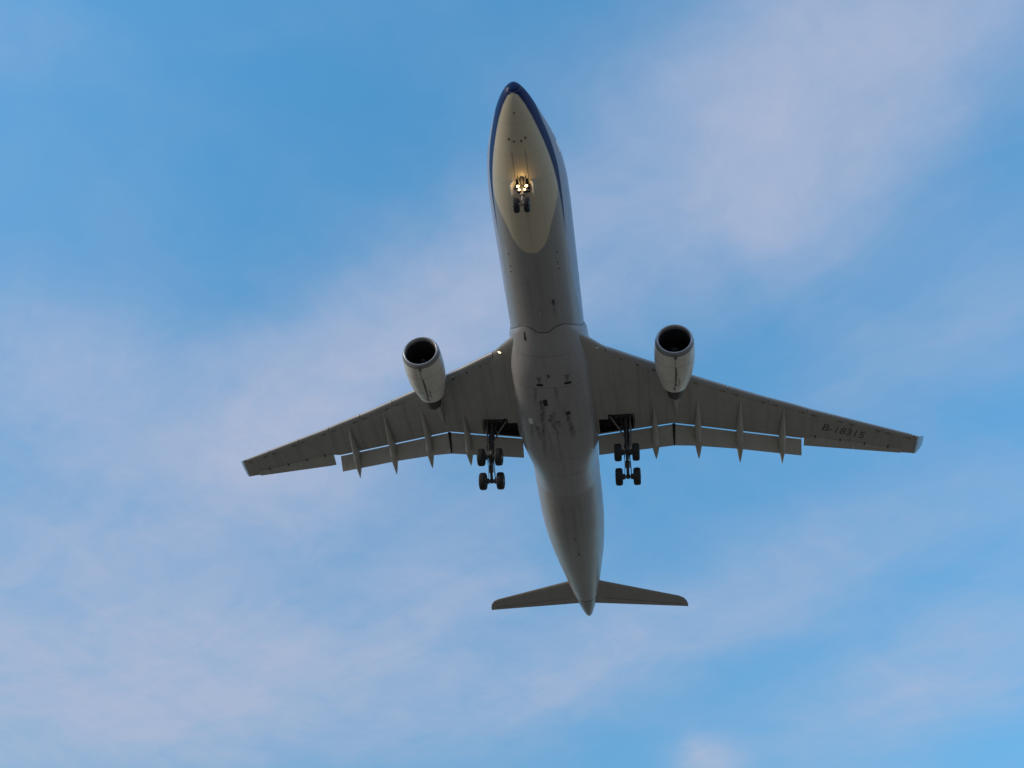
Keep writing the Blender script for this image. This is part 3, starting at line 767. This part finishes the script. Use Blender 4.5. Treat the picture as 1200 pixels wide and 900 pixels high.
# ---- engines
def make_engine(sd):
    y0, z0 = sd * 9.40, -2.60; S0 = 20.95
    e = MB()
    def ring(s, r, n=64, sh=None):
        out = []
        for k in range(n):
            a = 2 * math.pi * k / n; yy, zz = r * math.cos(a), r * math.sin(a)
            shear = -.17 * zz * max(0, 1 - (s - S0) / 1.6)
            toe = .02 * (s - S0) * sd
            out.append((-(s + shear), y0 + yy - toe, z0 + zz - .012 * (s - S0)))
        return out
    outer = [(.30, 1.405), (.6, 1.445), (1.0, 1.475), (1.5, 1.485), (2.1, 1.475), (2.7, 1.42), (3.2, 1.335), (3.7, 1.215), (4.1, 1.105), (4.45, 1.00), (4.62, .945)]
    nozzle = [(4.62, .92), (4.3, .94), (3.9, .90), (3.4, .80)]
    e.loft([ring(S0 + a, r) for a, r in outer], 0, cap0=False, cap1=False)
    e.loft([ring(S0 + 4.62, .945), ring(S0 + 4.62, .92)], 2, cap0=False, cap1=False)
    e.loft([ring(S0 + a, r) for a, r in nozzle], 1, cap0=False, cap1=False)
    # inside of the inlet
    e.loft([ring(S0 + a, r) for a, r in ((.25, 1.135), (.6, 1.12), (1.0, 1.15), (1.5, 1.19), (1.75, 1.19))], 1, cap0=False, cap1=False)
    # cowl latch line and belly stains along the bottom
    o = e.build('engine', [M['cowl'], M['duct'], M['lip']], PLANE, angle=50)
    o['label'] = ('port' if sd > 0 else 'starboard') + ' engine under the wing'
    lp = MB(); lp.loft([ring(S0 + a, r) for a, r in ((.305, 1.408), (.16, 1.372), (.07, 1.325), (.015, 1.27), (0, 1.235), (.015, 1.20), (.06, 1.17), (.14, 1.145), (.26, 1.133))], 0, cap0=False, cap1=False)
    lpo = lp.build('inlet_lip', [M['lip'], M['lip_band']], o, angle=60)
    for pl in lpo.data.polygons:
        if sum(-lpo.data.vertices[v].co.x for v in pl.vertices) / len(pl.vertices) > S0 + .11 + .17 * 0 and (Vector((0, lpo.data.vertices[pl.vertices[0]].co.y - y0, lpo.data.vertices[pl.vertices[0]].co.z - z0)).length > 1.30): pl.material_index = 1
    sm = MB()
    def ringstrip(a, r, w):
        sm.loft([ring(S0 + a, r + .005), ring(S0 + a + w, r + .005)], 0, cap0=False, cap1=False)
    ringstrip(.315, 1.409, .03); ringstrip(1.48, 1.485, .018); ringstrip(3.18, 1.337, .018)
    def bottom(a0, a1, da, w):
        A, B = [], []
        for i in range(13):
            a = a0 + (a1 - a0) * i / 12; r = pchip([q[0] for q in outer], [q[1] for q in outer], a) + .006
            toe = .02 * a * sd
            for lst, d2 in ((A, -w), (B, w)):
                an = -math.pi / 2 + da + d2 / r
                lst.append((-(S0 + a), y0 + r * math.cos(an) - toe, z0 + r * math.sin(an) - .012 * a))
        sm.loft([A, B], 0, closed=False, cap0=False, cap1=False)
    bottom(.36, 4.5, 0, .016)
    sm.build('cowl_seam', M['seam'], o)
    def spot(a0, a1, da, w, nm='oil_stain'):
        dr = MB(); A, B = [], []
        for i in range(9):
            a = a0 + (a1 - a0) * i / 8; r = pchip([q[0] for q in outer], [q[1] for q in outer], a) + .009
            ww = w * math.sin(math.pi * (.10 + .82 * i / 8)) * (1 + .25 * math.sin(i * 2.3 + da * 9))
            for lst, d2 in ((A, -ww), (B, ww)):
                an = -math.pi / 2 + da + d2 / r
                lst.append((-(S0 + a), y0 + r * math.cos(an) - .02 * a * sd, z0 + r * math.sin(an) - .012 * a))
        dr.loft([A, B], 0, closed=False, cap0=False, cap1=False)
        dr.build(nm, M['stain'], o)
    spot(.36, .78, .02, .12); spot(1.5, 3.3, .05, .075); spot(3.3, 3.75, .03, .10); spot(3.8, 4.3, -.08, .06)
    spot(2.6, 4.0, .22, .03)
    # fan
    fn = MB(); c = Vector((-(S0 + 1.45), y0 - .02 * 1.45 * sd, z0 - .015))
    nb = 34
    for k in range(nb):
        a0 = 2 * math.pi * k / nb
        rows = []
        for i in range(6):
            r = .36 + (1.17 - .36) * i / 5; tw = .10 + .13 * i / 5; aa = a0 + .10 * (i / 5) ** 2
            A = c + Vector((tw * .9, r * math.cos(aa - .06), r * math.sin(aa - .06))); B = c + Vector((-tw, r * math.cos(aa + .07), r * math.sin(aa + .07)))
            rows.append([A, B])
        fn.loft(rows, 0, closed=False, cap0=False, cap1=False)
    fn.lathe(c + Vector((-.32, 0, 0)), (-1, 0, 0), [(0, 1.185), (.02, 1.185)], 1, n=40)
    fn.build('fan', [M['fan'], M['dark']], o)
    sp = MB(); sp.lathe(c + Vector((.05, 0, 0)), (1, 0, 0), [(-.2, .37), (0, .36), (.2, .28), (.38, .16), (.48, .06), (.50, .001)], 0, n=32)
    sp.build('spinner', M['dark'], o)
    # core exhaust
    cx = MB(); c = Vector((-(S0 + 4.2), y0 - .02 * 4.2 * sd, z0 - .05))
    cx.lathe(c, (-1, 0, 0), [(-.6, .82), (0, .79), (.6, .73), (1.1, .65), (1.6, .55), (1.62, .51), (1.2, .51)], 0, n=40)
    cx.lathe(c, (-1, 0, 0), [(1.0, .40), (1.6, .33), (2.1, .14), (2.3, .001)], 0, n=32)
    cx.build('exhaust_nozzle', M['hot'], o)
    # pylon
    py_ = MB(); rings = []
    for s, zb, zt, hw in ((22.0, -1.22, -1.05, .05), (22.6, -1.25, -.82, .20), (24.0, -1.6, -.55, .27), (25.4, -1.95, None, .32), (26.6, -2.05, None, .34), (27.6, -1.85, None, .33), (29.0, -1.45, None, .25), (30.2, -1.12, None, .13), (31.2, -.85, None, .03)):
        if zt is None: zt = zlow(9.4, s) + .12
        if zb > zt - .08: zb = zt - .14
        rings.append([(-s, y0 - hw, zt), (-s, y0 - hw, (zt + zb) / 2), (-s, y0 - hw * .7, zb), (-s, y0 + hw * .7, zb), (-s, y0 + hw, (zt + zb) / 2), (-s, y0 + hw, zt)])
    py_.loft(rings, 0)
    py_.build('pylon', M['wing_light'], o)
    return o
make_engine(-1); make_engine(1)

# ---- tailplane and fin
def make_tailplane(sd):
    t = MB(); rings = []
    le = [(.4, 55.45), (1.8, 56.32), (9.0, 60.15), (9.45, 60.55), (9.75, 61.1), (9.88, 61.75)]
    te = [(.4, 59.75), (.9, 59.86), (9.8, 62.15), (9.88, 62.2)]
    def z(y): return 1.0 + .105 * y
    for y in (.4, 1.2, 1.8, 3, 4.5, 6, 7.5, 9.0, 9.45, 9.75, 9.88):
        a, b = lerp_t(le, y), lerp_t(te, y); c_ = b - a; th = .10 if y < 9.3 else .05; ring = []
        for u in (1, .85, .7, .5, .3, .15, .06, .015, 0): ring.append((-(a + c_ * u), sd * y, z(y) - naca(u) * th * c_ - .006))
        for u in (.015, .06, .15, .3, .5, .7, .85, 1): ring.append((-(a + c_ * u), sd * y, z(y) + naca(u) * th * c_ * .8 + .006))
        rings.append(ring)
    t.loft(rings, 0)
    o = t.build('tailplane', M['stab'], PLANE); o['label'] = ('port' if sd > 0 else 'starboard') + ' tailplane'
    e = MB(); A, B = [], []
    for i in range(13):
        y = 1.6 + 7.7 * i / 12; a, b = lerp_t(le, y), lerp_t(te, y); c_ = b - a; u = .70
        zz = z(y) - naca(u) * .10 * c_ - .014
        A.append((-(a + c_ * u), sd * y, zz)); B.append((-(a + c_ * u) - .05, sd * y, zz))
    e.loft([A, B], 0, closed=False, cap0=False, cap1=False)
    e.build('elevator_hinge', M['seam'], o)
    return o
make_tailplane(-1); make_tailplane(1)
f = MB(); rings = []
for z, a, b, in ((2.2, 51.5, 60.6), (3.2, 52.9, 60.9), (5, 54.5, 61.3), (7, 56.3, 61.8), (9, 58.1, 62.3), (10.6, 59.6, 62.7), (10.9, 60.2, 62.75)):
    c_ = b - a; ring = []
    for u in (1, .85, .7, .5, .3, .15, .06, .015, 0): ring.append((-(a + c_ * u), naca(u) * .095 * c_ + .006, z))
    for u in (.015, .06, .15, .3, .5, .7, .85, 1): ring.append((-(a + c_ * u), -naca(u) * .095 * c_ - .006, z))
    rings.append(ring)
f.loft(rings, 0)
f.build('tail_fin', M['fin'], PLANE)

# ---- wheels
def wheel_mb(c, ax, r, w):
    """tyre with rounded shoulders and grooves, hub set into it"""
    m_ = MB(); h = w / 2; ax = Vector(ax).normalized()
    prof = [(-h * .55, .50 * r), (-h * .80, .56 * r), (-h * .98, .70 * r), (-h, .80 * r), (-h * .92, .90 * r), (-h * .72, .965 * r), (-h * .40, .995 * r), (-h * .36, .975 * r), (-h * .30, .975 * r), (-h * .26, r),
            (h * .26, r), (h * .30, .975 * r), (h * .36, .975 * r), (h * .40, .995 * r), (h * .72, .965 * r), (h * .92, .90 * r), (h, .80 * r), (h * .98, .70 * r), (h * .80, .56 * r), (h * .55, .50 * r)]
    m_.lathe(c, ax, prof, 0, n=44)
    for sg in (-1, 1):
        m_.lathe(Vector(c) + ax * sg * h * .5, ax * sg, [(0, .50 * r), (.06, .50 * r), (.04, .42 * r), (-.02 + .02, .30 * r), (.10, .20 * r), (.16, .16 * r), (.17, .001)], 1, n=32)
    return m_
def build_wheel(c, ax, r, w, parent):
    return wheel_mb(c, ax, r, w).build('wheel', [M['rubber'], M['hub']], parent)

# ---- nose gear
def P(s, y, z): return Vector((-s, y, z))
ng = MB()
axle = P(6.67, 0, -4.55)
ng.tube(P(6.30, 0, -2.3), P(6.58, 0, -3.75), .125, .125, 0, 20)
ng.tube(P(6.56, 0, -3.65), P(6.67, 0, -4.50), .075, .075, 1, 20)
ng.tube(P(6.55, 0, -3.60), P(6.575, 0, -3.72), .16, .16, 0, 20)
ng.tube(P(6.67, -.50, -4.55), P(6.67, .50, -4.55), .06, .06, 0, 14)
for sg in (-1, 1):   # torque links, drag stay
    ng.tube(P(6.74, sg * .09, -3.75), P(6.98, sg * .05, -4.12), .03, .03, 0, 8)
    ng.tube(P(6.98, sg * .05, -4.12), P(6.72, sg * .09, -4.48), .03, .03, 0, 8)
    ng.tube(P(6.45, sg * .12, -3.1), P(5.55, sg * .30, -2.58), .045, .045, 0, 10)
    ng.tube(P(6.48, sg * .10, -3.25), P(6.46, sg * .42, -3.30), .04, .04, 0, 10)
ng.tube(P(6.95, 0, -4.12), P(7.02, 0, -4.12), .07, .07, 0, 10)
ng.tube(P(6.36, -.62, -2.84), P(6.36, .62, -2.84), .055, .055, 2, 12); ng.tube(P(5.86, 0, -2.70), P(6.30, 0, -2.98), .17, .13, 2, 14)
ng.slab([P(6.42, -.30, -3.22), P(6.42, .30, -3.22), P(6.46, .27, -3.42), P(6.46, -.27, -3.42)], (.05, 0, 0))
ng.path([P(6.42, .16, -2.7), P(6.50, .20, -3.3), P(6.62, .15, -3.9), P(6.68, .1, -4.45)], .018, 2)
ng.path([P(6.42, -.15, -2.7), P(6.52, -.19, -3.4), P(6.66, -.12, -4.45)], .015, 2)
nose_gear = ng.build('nose_gear', [M['gear'], M['hub'], M['geardark']], PLANE)
for sg in (-1, 1): build_wheel(axle + Vector((0, sg * .335, 0)), (0, 1, 0), .51, .36, nose_gear)
# bay shade as a dark patch painted on the skin; its doors
def belly_patch(name, s0, s1, hw, m, parent, off=.010):
    mb = MB(); rows = []
    for i in range(9):
        s = s0 + (s1 - s0) * i / 8; w = fprof(s)[0]
        rows.append([fsurf(s, math.asin(max(-1, min(1, (-hw + 2 * hw * j / 6) / w))), off) for j in range(7)])
    mb.loft(rows, 0, closed=False, cap0=False, cap1=False); return mb.build(name, m, parent)
belly_patch('gear_bay_shade', 5.95, 7.05, .42, M['dark'], nose_gear, .006)
for sg in (-1, 1):
    dmb = MB()
    q = [P(5.98, sg * .45, -2.70), P(7.00, sg * .45, -2.76), P(6.90, sg * .74, -3.48), P(6.10, sg * .74, -3.42)]
    c = sum(q, Vector()) / 4
    # rounded outline
    out = []
    for k in range(28):
        a = 2 * math.pi * k / 28; ca, sa = math.cos(a), math.sin(a)
        u = .5 + .5 * math.copysign(abs(ca) ** .55, ca); v = .5 + .5 * math.copysign(abs(sa) ** .55, sa)
        out.append(q[0] * (1 - u) * (1 - v) + q[1] * u * (1 - v) + q[2] * u * v + q[3] * (1 - u) * v + Vector((0, sg * .10 * math.sin(math.pi * v), 0)))
    n_ = Vector((0, sg * .92, .38)) * .018
    dmb.loft([[p - n_ for p in out], [p + n_ for p in out]], 0)
    dmb.build('gear_door', M['white'], nose_gear)
    dmb = MB(); dmb.tube(P(6.4, sg * .16, -2.95), P(6.45, sg * .60, -3.12), .028); dmb.build('door_link', M['geardark'], nose_gear)
for sg in (-1, 1):      # seams of the closed forward doors
    mb = MB(); rows = [[], []]
    for i in range(15):
        s = 3.95 + 2.0 * i / 14; w_ = fprof(s)[0]
        for r_, dy in zip(rows, (-.016, .016)): r_.append(fsurf(s, math.asin((sg * .44 + dy) / w_), .006))
    mb.loft(rows, 0, closed=False, cap0=False, cap1=False); mb.build('door_seam', M['seam_soft'], nose_gear)
# four lit lamps on the leg
def lamp(c, r, d=Vector((.90, 0, -.43))):
    m_ = MB(); d = d.normalized()
    m_.lathe(c, d, [(-.14, .4 * r), (-.08, .9 * r), (0, 1.05 * r), (.02, 1.05 * r)], 0, n=20)
    m_.lathe(c + d * .022, d, [(0, .96 * r), (.02, .7 * r), (.03, .001)], 1, n=20)
    m_.build('taxi_light', [M['geardark'], M['lamp']], nose_gear)
for sg in (-1, 1):
    lamp(P(6.26, sg * .275, -3.12), .10); lamp(P(6.30, sg * .175, -3.44), .08)
for nm, loc, en in (('taxi_lamp', P(5.95, 0, -3.30), 6.0),):
    ld = bpy.data.lights.new(nm, 'POINT'); ld.energy = en; ld.color = (1.0, .62, .22); ld.shadow_soft_size = .15
    lo = bpy.data.objects.new(nm, ld); COL.objects.link(lo); lo.parent = nose_gear; lo.location = loc

# ---- main gear
def make_main_gear(sd):
    Y = 5.40
    def Q(s, y, z): return Vector((-s, sd * y, z))
    m_ = MB()
    ang = R(33); mid = Q(32.05, Y, -4.95); ax_ = Vector((-math.cos(ang), 0, -math.sin(ang)))
    front, rear = mid - ax_ * .99, mid + ax_ * .99
    top = Q(30.55, Y - .02, -1.15)
    low = mid + Vector((.12, 0, .42))
    k1 = top.lerp(low, .72)
    m_.tube(top, k1, .20, .185, 0, 22)                       # main leg
    m_.tube(top.lerp(low, .66), top.lerp(low, .74), .235, .235, 0, 22)
    m_.tube(k1, mid + Vector((0, 0, .12)), .125, .125, 3, 20)  # piston
    m_.tube(Q(30.42, 4.5, -1.25), Q(30.42, 5.95, -1.22), .14, .14, 0, 16)
    # bogie beam with swollen ends
    m_.tube(front - ax_ * .12, rear + ax_ * .12, .115, .115, 0, 16)
    m_.tube(mid - ax_ * .26, mid + ax_ * .26, .19, .19, 0, 18)
    m_.tube(front - ax_ * .15, front + ax_ * .15, .16, .16, 0, 16)
    m_.tube(rear - ax_ * .15, rear + ax_ * .15, .16, .16, 0, 16)
    for e in (front, rear): m_.tube(e + Vector((0, -.86, 0)), e + Vector((0, .86, 0)), .085, .085, 0, 14)
    for e in (front, rear):
        for sg in (-1, 1):
            m_.tube(e + Vector((0, sg * .20, 0)), e + Vector((0, sg * .42, 0)), .20, .24, 1, 18)       # brake packs
            m_.tube(e + Vector((0, sg * .26, .16)), mid + Vector((0, sg * .2, .25)), .022, .022, 1, 8)  # brake rods
    # torque links behind the leg, pitch trimmer in front
    back = Vector((-.55, 0, -.05))
    for sg in (-1, 1):
        m_.tube(k1 + Vector((-.1, sg * .14, .1)), k1.lerp(mid, .5) + back + Vector((0, sg * .05, 0)), .04, .035, 0, 10)
        m_.tube(k1.lerp(mid, .5) + back + Vector((0, sg * .05, 0)), mid + Vector((-.1, sg * .14, .12)), .035, .04, 0, 10)
    m_.tube(k1 + Vector((.18, 0, .15)), front + Vector((-.25, 0, .15)), .07, .05, 2, 12)
    # retraction actuator, brake hoses and wiring
    m_.tube(Q(30.3, 4.9, -1.4), top.lerp(low, .45) + Vector((.12, -sd * .1, 0)), .06, .045, 1, 12)
    for dx, dy in ((.22, .10), (.20, -.12), (-.2, .14)):
        pts = [top + Vector((dx, dy, -.2)), top.lerp(low, .4) + Vector((dx * 1.1, dy * 1.4, 0)), k1 + Vector((dx * 1.2, dy, 0)), mid + Vector((dx * 1.4, dy * 1.8, .22)), (front if dx > 0 else rear) + Vector((0, dy * 2, .2))]
        m_.path(pts, .022, 1, 8)
    g = m_.build('main_gear', [M['geardark'], M['black'], M['gear'], M['hub']], PLANE)
    g['label'] = ('port' if sd > 0 else 'starboard') + ' main landing gear with four wheels'
    for e in (front, rear):
        for sg in (-1, 1): build_wheel(e + Vector((0, sg * .70, 0)), (0, 1, 0), .70, .56, g)
    br = MB()
    br.tube(Q(30.15, 4.10, -1.45), Q(30.75, 4.85, -2.35), .07, .065, 0, 12)
    br.tube(Q(30.75, 4.85, -2.35), top.lerp(low, .60), .075, .06, 0, 12)
    br.tube(Q(30.78, 4.82, -2.36), top.lerp(low, .12) + Vector((0, -sd * .1, 0)), .03, .03, 0, 10)
    br.build('side_brace', M['gear'], g)
    # leg door fixed outboard of the strut
    d = MB()
    n_ = Vector((.10, sd * .9, .12)).normalized() * .03
    out = [Q(30.15, Y + .30, -1.30), Q(31.25, Y + .36, -1.35), Q(31.75, Y + .36, -3.1), Q(31.45, Y + .30, -3.55), Q(30.95, Y + .28, -3.45), Q(30.35, Y + .30, -2.2)]
    d.loft([[p - n_ for p in out], [p + n_ for p in out]], 0)
    d.tube(Q(30.75, Y + .1, -2.0), Q(30.8, Y + .3, -2.0), .03); d.tube(Q(31.1, Y + .1, -2.9), Q(31.15, Y + .3, -2.9), .03)
    d.build('gear_door', M['leg_door'], g)
    # small hinged door at the wing
    h = MB(); h.slab([Q(30.0, 5.98, -1.24), Q(31.5, 5.98, -1.24), Q(31.45, 6.12, -1.75), Q(30.05, 6.12, -1.72)], (0, .03, .01))
    h.build('bay_door', M['wing_light'], g)
    return g
make_main_gear(-1); make_main_gear(1)
